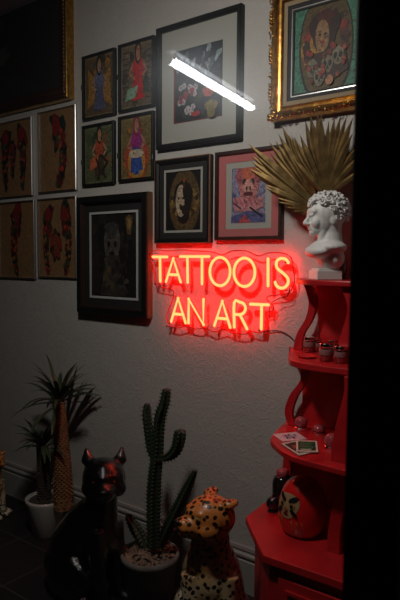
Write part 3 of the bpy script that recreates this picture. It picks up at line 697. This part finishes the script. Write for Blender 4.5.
mb = MB(); mb.lathe([(.026, 0), (.034, .03), (.036, .06), (.022, .095), (.018, .105), (.022, .112), (.018, .112), (.014, .104), (.016, .06), (.01, .03)], 24)
tag(mb.build('vase', M['vase'], None, smooth=True, loc=vz+Vector((0, 0, 0))), 'small dark red vase behind the bust holding the gold palm leaves', 'vase')

# ------------------------------------------------------------------ things on the shelves
def jar(name, px, z, h, r, label, group, cat='jar', up=True):
    p = G(px[0], px[1], z); t = thing(name, label, cat, (min(p.x, XR-.06), min(p.y, -.06), z), 0, group)
    if up:
        mb = MB(); mb.lathe([(r*.9, 0), (r, .004), (r, h*.72), (r*.82, h*.80), (r*.80, h*.84)], 24); mb.build('glass_body', M['jar'], t, smooth=True)
        mb = MB(); mb.lathe([(r*.86, .003), (r*.93, .006), (r*.93, h*.55), (r*.86, h*.56)], 24); mb.build('contents', M['wax'], t, smooth=True)
        mb = MB(); mb.lathe([(r*1.012, h*.36), (r*1.02, h*.37), (r*1.02, h*.66), (r*1.012, h*.67)], 24); mb.build('paper_label', M['label'], t, smooth=True)
        mb = MB(); mb.lathe([(r*.94, h*.80), (r*.96, h*.82), (r*.96, h*.97), (r*.90, h), (r*.7, h*.99)], 24); mb.build('lid', M['chrome'], t, smooth=False)
    else:
        mb = MB(); mb.lathe([(r*.98, 0), (r, .003), (r, h*.26), (r*.95, h*.28)], 24); mb.build('metal_lid', M['chrome'], t)
        mb = MB(); mb.lathe([(r*.8, h*.28), (r*.98, h*.36), (r*1.0, h*.62), (r*.86, h*.84), (r*.55, h*.96), (r*.2, h)], 24); mb.build('glass_body', M['pglass'], t, smooth=True)
    return t
g = 'small jars on the upper red shelf'
jar('glass_jar', (309, 352), Z2, .062, .0225, 'small silver-lidded red jar nearest the rounded left end of the upper jar shelf', g)
jar('glass_jar', (326, 361), Z2, .066, .026, 'largest silver-lidded glass jar, foremost on the upper jar shelf', g)
jar('glass_jar', (341, 363), Z2, .062, .025, 'silver-lidded glass jar beside the black mullion on the upper jar shelf', g)
jar('glass_jar', (321, 350.5), Z2, .054, .021, 'small glass jar directly behind the largest silver-lidded jar', g)
jar('glass_jar', (338, 352), Z2, .054, .021, 'small glass jar in the rear row beside the black mullion', g)
g2 = 'pink glass jars on the lower red shelf'
jar('glass_jar', (301, 430), Z3, .055, .027, 'domed pink jar on a silver lid, leftmost on the shelf of cards', g2, up=False)
jar('glass_jar', (319, 434.5), Z3, .040, .025, 'low pink glass jar with silver rim, middle of the lower shelf', g2, up=False)
jar('glass_jar', (332, 450), Z3, .062, .028, 'pink glass jar with silver rim, nearest the mullion on the lower shelf', g2, up=False)
# shallow disc added where the shelf's front edge groove is reflected
p = G(307, 357.5, Z2)
mb = MB(); mb.lathe([(.02, 0), (.032, .003), (.036, .007), (.034, .007), (.030, .004), (.008, .003)], 32)
tag(mb.build('reflection_disc', M['red'], None, smooth=True, loc=(p.x, p.y, Z2)), 'shallow red disc standing in for an edge reflection on the upper jar shelf', 'reflection_disc')
# cards
def card(px, lift, cols, label, pat):
    q = [G(x, y, Z3+lift) for x, y in px]; c = sum(q, Vector())/4; q = [a-c for a in q]
    ux, uy = (q[1]-q[0]+q[2]-q[3])/2, (q[3]-q[0]+q[2]-q[1])/2
    t = thing('card', label, 'card', (c.x, c.y, Z3+lift), 0, 'printed cards on the lower red shelf')
    mb = MB(); mb.cur = lin(cols[0]); z = .0012
    def Q(u, v, zz): p = ux*u+uy*v; return (p.x, p.y, zz)
    def R4(u0, u1, v0, v1, zz, col): mb.cur = lin(col); mb.add([Q(u0, v0, zz), Q(u1, v0, zz), Q(u1, v1, zz), Q(u0, v1, zz)], [(0, 1, 2, 3)])
    vs = [Q(u, v, zz) for zz in (0, z) for u, v in ((-.5, -.5), (.5, -.5), (.5, .5), (-.5, .5))]
    mb.add(vs, [(0, 3, 2, 1), (4, 5, 6, 7), (0, 1, 5, 4), (1, 2, 6, 5), (2, 3, 7, 6), (3, 0, 4, 7)])
    o = mb.build('paper', M['paintd'], t, colors=True)
    mb = MB(); rnd = random.Random(len(label))
    if pat == 'green':
        R4(-.41, .41, -.40, .40, z+.0002, '10241a')
        for i in range(4): R4(-.33, .33-.1*(i % 2), -.28+.16*i, -.2+.16*i, z+.0004, '3f8a5a')
        R4(-.3, .2, .3, .35, z+.0005, 'd8d8c0')
    if pat == 'purple':
        for i in range(22):
            a = rnd.random()*6.28; r = .32*math.sqrt(rnd.random()); u, v = r*cos(a), r*sin(a)*1.05
            R4(u-.06, u+.06, v-.03, v+.03, z+.0002+.00005*i, ['6a5490', '3c3450', '8a5a86', '4a4880'][i % 4])
    if pat == 'dark':
        R4(-.38, .38, -.4, .2, z+.0002, '2a2422'); R4(-.2, .15, -.2, .05, z+.0004, '8a5a30'); R4(-.35, .35, .28, .36, z+.0003, '302826')
    mb.build('print', M['paintd'], t, colors=True)
card([(272.5, 434.5), (282.5, 441.5), (307, 439.5), (296.5, 432)], .001, ['d8c8cc'], 'white card with purple printed emblem, farthest left on the lower red shelf', 'purple')
card([(280, 444), (296, 440.5), (313, 452.5), (300, 455.5)], .003, ['d0c8b8'], 'white card with dark print, half hidden under the green card', 'dark')
card([(296, 440.5), (317, 441), (318, 452.5), (296.5, 451.5)], .006, ['dcd8c8'], 'white-bordered dark green card on top of the other cards', 'green')
# daruma
p = G(301, 541.5, ZB); fd = (TOCAM*.62+LEFT*.78).normalized()
dar = thing('daruma_doll', 'round glossy red daruma doll with painted face on the red base', 'doll', (p.x-.032, p.y+.072, ZB), math.atan2(fd.y, fd.x), None, 1.07)
DS = Vector((p.x, p.y+.06, ZB))
prof = [(.045, 0), (.062, .006), (.078, .035), (.085, .075), (.083, .11), (.072, .15), (.056, .178), (.034, .196), (.012, .203), (.001, .2035)]
def dr(z):
    for (r0, z0), (r1, z1) in zip(prof, prof[1:]):
        if z0 <= z <= z1: return r0+(r1-r0)*(z-z0)/(z1-z0)
    return .03
pp = bez([(r, 0, z) for r, z in prof], 4)
mb = MB(); mb.lathe([(max(q.x, .0005), q.z) for q in pp], 48); mb.build('body', M['daruma'], dar, smooth=True)
def patch(cz, cy, ry, rz, lift, m, name, n=24, wob=0, rot=0):
    """painted patch lying on the body surface round angle cy"""
    mb = MB(); vs = []
    for ring in range(5):
        f = ring/4
        for i in range(n):
            a = 2*pi*i/n; q = 1+wob*sin(3*a); Y, Z = ry*f*cos(a)*q, rz*f*sin(a)*q; Y, Z = Y*cos(rot)-Z*sin(rot), Y*sin(rot)+Z*cos(rot)
            z = cz+Z; r = dr(z)+lift; th = cy+Y/max(r, .03); vs.append((r*cos(th), r*sin(th), z))
    mb.add(vs, [(g*n+i, g*n+(i+1) % n, (g+1)*n+(i+1) % n, (g+1)*n+i) for g in range(4) for i in range(n)]); return mb.build(name, m, dar, smooth=True)
patch(.118, 0, .047, .042, .002, M['skin'], 'face', wob=.06)
for sy in (-1, 1):
    patch(.142, sy*.30, .020, .008, .005, M['ink'], 'eyebrow', rot=sy*.5)
    patch(.121, sy*.27, .0105, .010, .0045, M['goldline'], 'eye'); patch(.120, sy*.25, .006, .006, .006, M['ink'], 'pupil')
    patch(.098, sy*.36, .018, .007, .005, M['ink'], 'moustache', rot=-sy*.7)
patch(.108, 0, .007, .008, .007, M['amber'], 'nose'); patch(.092, 0, .010, .004, .005, M['redeye'], 'mouth')
for sy in (-1, 1):
    for q in range(3):
        mb = MB(); mb.tube([( (dr(z)+.0015)*cos(th), (dr(z)+.0015)*sin(th), z) for z, th in [(.02+.012*i, sy*(.28+.22*q+.05*sin(i))) for i in range(5)]], .0016, 6); mb.build('robe_line', M['goldline'], dar, smooth=True)
# dark bottle and black round ornament behind/left of the doll
p = G(285, 507, ZB)
t = thing('bottle', 'dark glass bottle with reddish collar standing behind the daruma doll', 'bottle', (p.x, min(p.y, -.12), ZB))
mb = MB(); mb.lathe([(.039, 0), (.043, .005), (.043, .115), (.035, .135), (.022, .145)], 28); mb.build('body', M['bottle'], t, smooth=True)
mb = MB(); mb.lathe([(.024, .143), (.026, .147), (.026, .162), (.02, .168), (.016, .168)], 24); mb.build('collar', M['pglass'], t, smooth=True)
p = G(272.5, 511, ZB)
t = thing('ornament', 'small glossy black round ornament at the left of the daruma doll', 'ornament', (p.x, p.y, ZB))
mb = MB(); mb.ell((0, 0, .032), (.027, .027, .029), None, 24, 16); mb.build('ball', M['bottle'], t, smooth=True)
mb = MB(); mb.lathe([(.02, 0), (.022, .002), (.016, .007), (.010, .009)], 24); mb.build('foot', M['bottle'], t, smooth=True)
mb = MB(); mb.tube(bez([(0, 0, .055), (.006, .004, .075), (.02, .012, .085), (.03, .016, .07)], 4), .005, 8); mb.build('handle', M['bottle'], t, smooth=True)

# ------------------------------------------------------------------ seated cats
def seated_cat(name, label, cat, loc, rz, sc, m, head_yaw=0, head_pitch=0, eye='redeye', vox=.011, slim=1.0, hs=1.0, ear=1.0, ts=1):
    t = thing(name, label, cat, loc, rz, None, sc)
    mb = MB()
    def E(c, r, rot=None): mb.ell(c, r, rot, 18, 12)
    mb.tube([(-.17, 0, .20), (-.13, 0, .34), (-.03, 0, .50), (.05, 0, .62)], [.19, .185, .16*slim, .125], 18)
    E((-.17, 0, .19), (.21, .20, .19)); E((.07, 0, .46), (.12*slim, .125, .17))
    for sy in (-1, 1):
        E((-.08, sy*.145, .17), (.19, .085, .165)); mb.tube([(.0, sy*.17, .05), (.15, sy*.17, .038)], [.05, .042], 12); E((.18, sy*.17, .035), (.062, .045, .035))
        mb.tube([(.09, sy*.085, .52), (.13, sy*.085, .30), (.15, sy*.08, .06)], [.075, .058, .046], 14); E((.185, sy*.08, .036), (.07, .047, .036))
        for q in (-1, 0, 1): E((.235, sy*.08+q*.022, .028), (.025, .014, .022))
    mb.tube([(.05, 0, .58), (.075, 0, .70), (.09, 0, .80)], [.125, .105, .10], 18)
    mb.tube(bez([(-.33, 0, .07), (-.40, .08*ts, .045), (-.32, .21*ts, .04), (-.14, .25*ts, .035), (.04, .25*ts, .035)], 5), .034, 10)
    # head
    HC = Vector((.10, 0, .845)); Rm = Matrix.Rotation(head_yaw, 3, 'Z') @ Matrix.Rotation(-head_pitch, 3, 'Y')
    def hp(x, y, z): return HC+Rm @ (Vector((x, y, z))*hs)
    def HE(x, y, z, r): mb.ell(hp(x, y, z), [q*hs for q in r], Rm, 18, 12)
    HE(0, 0, .01, (.125, .118, .110)); HE(.09, 0, -.03, (.085, .07, .056)); HE(.14, 0, -.018, (.045, .05, .034)); HE(.12, 0, -.062, (.05, .045, .026))
    HE(.075, 0, .035, (.06, .045, .04)); HE(.04, .075, -.035, (.06, .045, .05)); HE(.04, -.075, -.035, (.06, .045, .05))
    for sy in (-1, 1):
        HE(.085, sy*.045, .045, (.028, .034, .014)); HE(.145, sy*.026, -.032, (.032, .028, .024))
        for a in range(5):
            f = a/4; HE(-.03-.008*a, sy*(.085+.012*f), .095+.055*f*ear, (.026*(1-.72*f*ear), .040*(1-.68*f*ear), .028*(1-.4*f)))
    b = mb.build('body', m, t); remesh(b, vox, 4)
    for sy in (-1, 1):
        mb = MB(); mb.ell(hp(.098, sy*.050, .022), (.016, .015, .012), Rm, 14, 10); mb.build('eye', M[eye], t, smooth=True)
    mb = MB(); mb.ell(hp(.182, 0, -.005), (.013, .022, .012), Rm, 12, 8); mb.build('nose', M['ink'], t, smooth=True)
    return t
pl = W(93, 540, .36)
pan = seated_cat('panther_statue', 'glossy black seated panther statue with reddish eyes between the two potted plants', 'statue', (W(93, 560, .45).x, -.45, 0), math.atan2(.05, 1), .65, M['panther'], head_yaw=-.85, hs=1.18)
pan.scale = (.71, .68, .66)
ll = W(203, 600, .47)
leo = seated_cat('leopard_statue', 'spotted orange and cream seated leopard statue beside the red shelf', 'statue', (ll.x+.015, -.44, 0), R(-58), .64, M['leopard'], head_yaw=-1.0, head_pitch=.12, eye='greeneye', vox=.009, hs=1.10, ear=.35, ts=-1)
leo.scale = (.62, .70, .67)
l2 = dup(leo); l2.name = 'leopard_statue'; l2['label'] = 'orange and black figure barely showing at the left edge, beside the white pot'
q = G(-9, 516, 0); l2.location = (q.x, q.y, 0); l2.scale = (.40,)*3; l2.rotation_euler = (0, 0, R(20))
for ch in list(l2.children): pass

# ------------------------------------------------------------------ plants
def pot(t, prof, m, n=40): 
    mb = MB(); mb.lathe(prof, n); return mb.build('pot', m, t, smooth=False, bevel=0)
q = W(150, 552, .30)
cac = thing('potted_cactus', 'tall branching green cactus in a grey cement pot of gravel', 'potted plant', (q.x, -.30, 0))
pz = q.z; pr = (W(176, 552, .30)-W(124, 552, .30)).length/2*.80
pot(cac, [(pr*.72, 0), (pr*.76, .004), (pr*.95, pz-.03), (pr, pz-.028), (pr, pz), (pr*.9, pz), (pr*.88, pz-.02), (.01, pz-.02)], M['potg'])
for f in cac.children[-1].data.polygons: f.use_smooth = True
rnd = random.Random(2); mb = MB()
for i in range(330):
    a, r = rnd.random()*6.28, math.sqrt(rnd.random())*pr*.86; mb.ell((r*cos(a), r*sin(a), pz-.012+.012*(1-r/pr)), (rnd.uniform(.005, .010), rnd.uniform(.005, .010), rnd.uniform(.004, .007)), Matrix.Rotation(a*3, 3, 'Z'), 6, 5)
mb.build('gravel', M['pebble'], cac, smooth=True)['kind'] = 'stuff'
cb = Vector((q.x, -.30, 0))
def ribbed(px, wid, name, off=.30, ribs=5):
    P = bez([W(x, y, off)-cb for x, y in px], 14)
    if P[0].z < pz+.02: P[0].z = pz-.02
    # resample evenly
    L = [0]
    for a, b in zip(P, P[1:]): L.append(L[-1]+(b-a).length)
    N = max(8, int(L[-1]/.0035)); Q = []
    for i in range(N+1):
        s = L[-1]*i/N; j = max(0, min(len(L)-2, next((k for k in range(len(L)-1) if L[k+1] >= s), len(L)-2)))
        f = (s-L[j])/max(1e-6, L[j+1]-L[j]); Q.append(P[j].lerp(P[j+1], f))
    n = ribs*6; vs = []; a0 = Vector((1, 0, 0)); sp = MB()
    for i, p in enumerate(Q):
        t = (Q[min(i+1, N)]-Q[max(i-1, 0)]).normalized(); a0 = (a0-t*a0.dot(t)).normalized(); b0 = t.cross(a0)
        u = i/N; k = u*(len(wid)-1); kk = min(int(k), len(wid)-2); w = wid[kk]+(wid[kk+1]-wid[kk])*(k-kk)
        tip = min(1, ((1-u)*L[-1]/(w*.9))) ; w *= math.sqrt(max(.02, 1-(1-tip)**2)) if tip < 1 else 1
        tooth = .5+.5*cos(2*pi*(i*.0035*L[-1]/(.0035*N)/.0185)/1) if 0 else .5+.5*cos(2*pi*(i*L[-1]/N)/.0175)
        for j in range(n):
            th = 2*pi*j/n; rb = abs(cos(ribs*th/2))**2.2; r = w*(.52+rb*(.36+.20*tooth)); vs.append(p+(a0*cos(th)+b0*sin(th))*r)
        if tooth > .96 and tip > .3:
            for j in range(ribs):
                th = 2*pi*j/ribs; d = a0*cos(th)+b0*sin(th); c = p+d*w*1.04
                for qv in (-1, 0, 1): sp.tube([c, c+(d+t*.5*qv+d.cross(t)*.4*((qv+1) % 2))*.0085], [.0009, .0003], 4)
    mb = MB(); mb.add(vs, [(i*n+j, i*n+(j+1) % n, (i+1)*n+(j+1) % n, (i+1)*n+j) for i in range(N) for j in range(n)]+[tuple(range(n))[::-1], tuple(range(N*n, N*n+n))])
    mb.m = 1; mb.add(sp.v, sp.f)
    mb.build(name, [M['cactus'], M['spine']], cac, smooth=True, fixn=False)
ribbed([(154, 548), (154, 515), (155, 480), (158, 452), (160, 420), (165, 402), (167, 388)], [.032, .034, .036, .032, .028, .028, .020], 'stem')
ribbed([(155, 462), (151, 448), (149, 430), (147, 415), (147.5, 403)], [.014, .022, .024, .023, .016], 'arm')
ribbed([(158, 459), (168, 457), (176, 450), (179.5, 440), (181, 429)], [.012, .018, .026, .030, .030], 'arm', off=.31)
ribbed([(160, 546), (168, 528), (180, 504), (189, 485), (196, 470)], [.022, .028, .028, .024, .012], 'arm', off=.27)
# second short stump in the pot behind the main stem
ribbed([(146, 548), (141, 538), (134, 526), (127, 514)], [.024, .030, .028, .016], 'arm', off=.28)

q = W(46, 497, .20)
pac = thing('potted_palm', 'spiky-leaved potted palm with thick knobbly trunks in a white pot', 'potted plant', (q.x, -.20, 0))
pz2 = q.z; pr2 = .108
pot(pac, [(pr2*.62, 0), (pr2*.66, .004), (pr2*.98, pz2-.03), (pr2*1.04, pz2-.012), (pr2*1.04, pz2), (pr2*.92, pz2), (pr2*.9, pz2-.02), (.01, pz2-.02)], M['potw'])
for f in pac.children[-1].data.polygons: f.use_smooth = True
mb = MB(); mb.lathe([(.01, pz2-.03), (pr2*.9, pz2-.028), (pr2*.88, pz2-.014), (.01, pz2-.008)], 24); mb.build('soil', M['soil'], pac, smooth=True)
pb = Vector((q.x, -.20, 0))
def trunk(px, r0, r1, m, off):
    P = bez([W(x, y, off)-pb for x, y in px], 8); P[0].z = pz2-.03; n = len(P); mb = MB()
    mb.tube(P, [r0+(r1-r0)*(i/(n-1))**.8 for i in range(n)], 20)
    Ln = (P[-1]-P[0]).length; rows = int(Ln/.013)
    for i in range(rows):
        u = (i+.5)/rows; p = P[0].lerp(P[-1], 0); k = u*(n-1); j = min(int(k), n-2); p = P[j].lerp(P[j+1], k-j); r = r0+(r1-r0)*u**.8
        nn = 11
        for a in range(nn):
            th = 2*pi*(a+.5*(i % 2))/nn; c = p+Vector((cos(th)*r, sin(th)*r, 0))
            mb.add([c+Vector((-sin(th)*.008, cos(th)*.008, 0)), c+Vector((sin(th)*.008, -cos(th)*.008, 0)), c+Vector((0, 0, .009)), c+Vector((0, 0, -.007)), c+Vector((cos(th)*.010, sin(th)*.010, .006))], [(0, 2, 4), (2, 1, 4), (1, 3, 4), (3, 0, 4)])
    mb.build('trunk', m, pac); return P[-1]
def rosette(c, n, Ln, seed, droop=1.0, wl=.010):
    rnd = random.Random(seed); mb = MB()
    for i in range(n):
        th = i*2.4+rnd.random()*.5; el = R(rnd.uniform(-5, 75)); L0 = Ln*rnd.uniform(.75, 1.1)
        d = Vector((cos(th)*cos(el), sin(th)*cos(el), sin(el))); p = c+Vector((0, 0, rnd.uniform(-.02, .01))); rows = []; side = d.cross(Vector((0, 0, 1))).normalized()
        st = L0/9
        for j in range(10):
            w = wl*(.4+sin(pi*min(1, j/9*.85+.08)))*(1 if j < 7 else (10-j)/3.5)
            nn = side.cross(d).normalized(); rows += [p-side*w+nn*w*.35, p, p+side*w+nn*w*.35]
            p = p+d*st; d = (d+Vector((0, 0, -.115*droop*(.4+j/9)))).normalized()
            if p.y+pb.y > -.012: p.y = -.012-pb.y
        mb.add(rows, [(j*3+k, j*3+k+1, j*3+k+4, j*3+k+3) for j in range(9) for k in (0, 1)])
    o = mb.build('foliage', M['leaf'], pac, smooth=True, fixn=False)
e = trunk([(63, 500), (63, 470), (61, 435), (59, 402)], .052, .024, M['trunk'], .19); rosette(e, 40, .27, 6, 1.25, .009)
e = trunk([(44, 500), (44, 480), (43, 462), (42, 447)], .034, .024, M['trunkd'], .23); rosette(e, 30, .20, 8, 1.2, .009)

# ------------------------------------------------------------------ light, world, camera
def lamp(name, kind, loc, rot, power, col, size):
    l = bpy.data.lights.new(name, kind); l.energy = power; l.color = col
    if kind == 'AREA': l.shape = 'DISK'; l.size = size
    o = bpy.data.objects.new(name, l); COL.objects.link(o); o.location = loc
    d = Vector(rot)-Vector(loc); o.rotation_euler = d.to_track_quat('-Z', 'Y').to_euler(); return o
lamp('ceiling_light', 'AREA', (-1.30, -1.25, 2.55), (-1.45, -.2, 1.2), 12.3, (1, .94, .86), .16)
#lamp('street_light', 'AREA', (.9, -2.6, 2.6), (-1.6, 0, 1.3), 1.5, (.9, .95, 1), .5)
w = bpy.data.worlds.new('World'); scn.world = w; w.use_nodes = True
w.node_tree.nodes['Background'].inputs[0].default_value = (.5, .55, .6, 1); w.node_tree.nodes['Background'].inputs[1].default_value = .004
cd = bpy.data.cameras.new('Camera'); co = bpy.data.objects.new('Camera', cd); COL.objects.link(co); scn.camera = co
cd.sensor_fit = 'VERTICAL'; cd.sensor_height = 36; cd.lens = F*36/600; cd.clip_start = .02
xr = RT*cos(ROLL)+UP*sin(ROLL)*1; 
# image axes after the roll used in ray(): u' = u cos - v sin ; v' = u sin + v cos
X = RT*cos(ROLL)+UP*sin(ROLL); Y = -RT*sin(ROLL)+UP*cos(ROLL)
mt = Matrix((X, Y, -FW)).transposed().to_4x4(); mt.translation = CAM; co.matrix_world = mt
cd.dof.use_dof = True; cd.dof.focus_distance = 2.7; cd.dof.aperture_fstop = 5.6
scn.view_settings.view_transform = 'Standard'; scn.view_settings.look = 'None'; scn.view_settings.gamma = 1
scn.view_settings.exposure = 0; scn.view_settings.use_curve_mapping = False
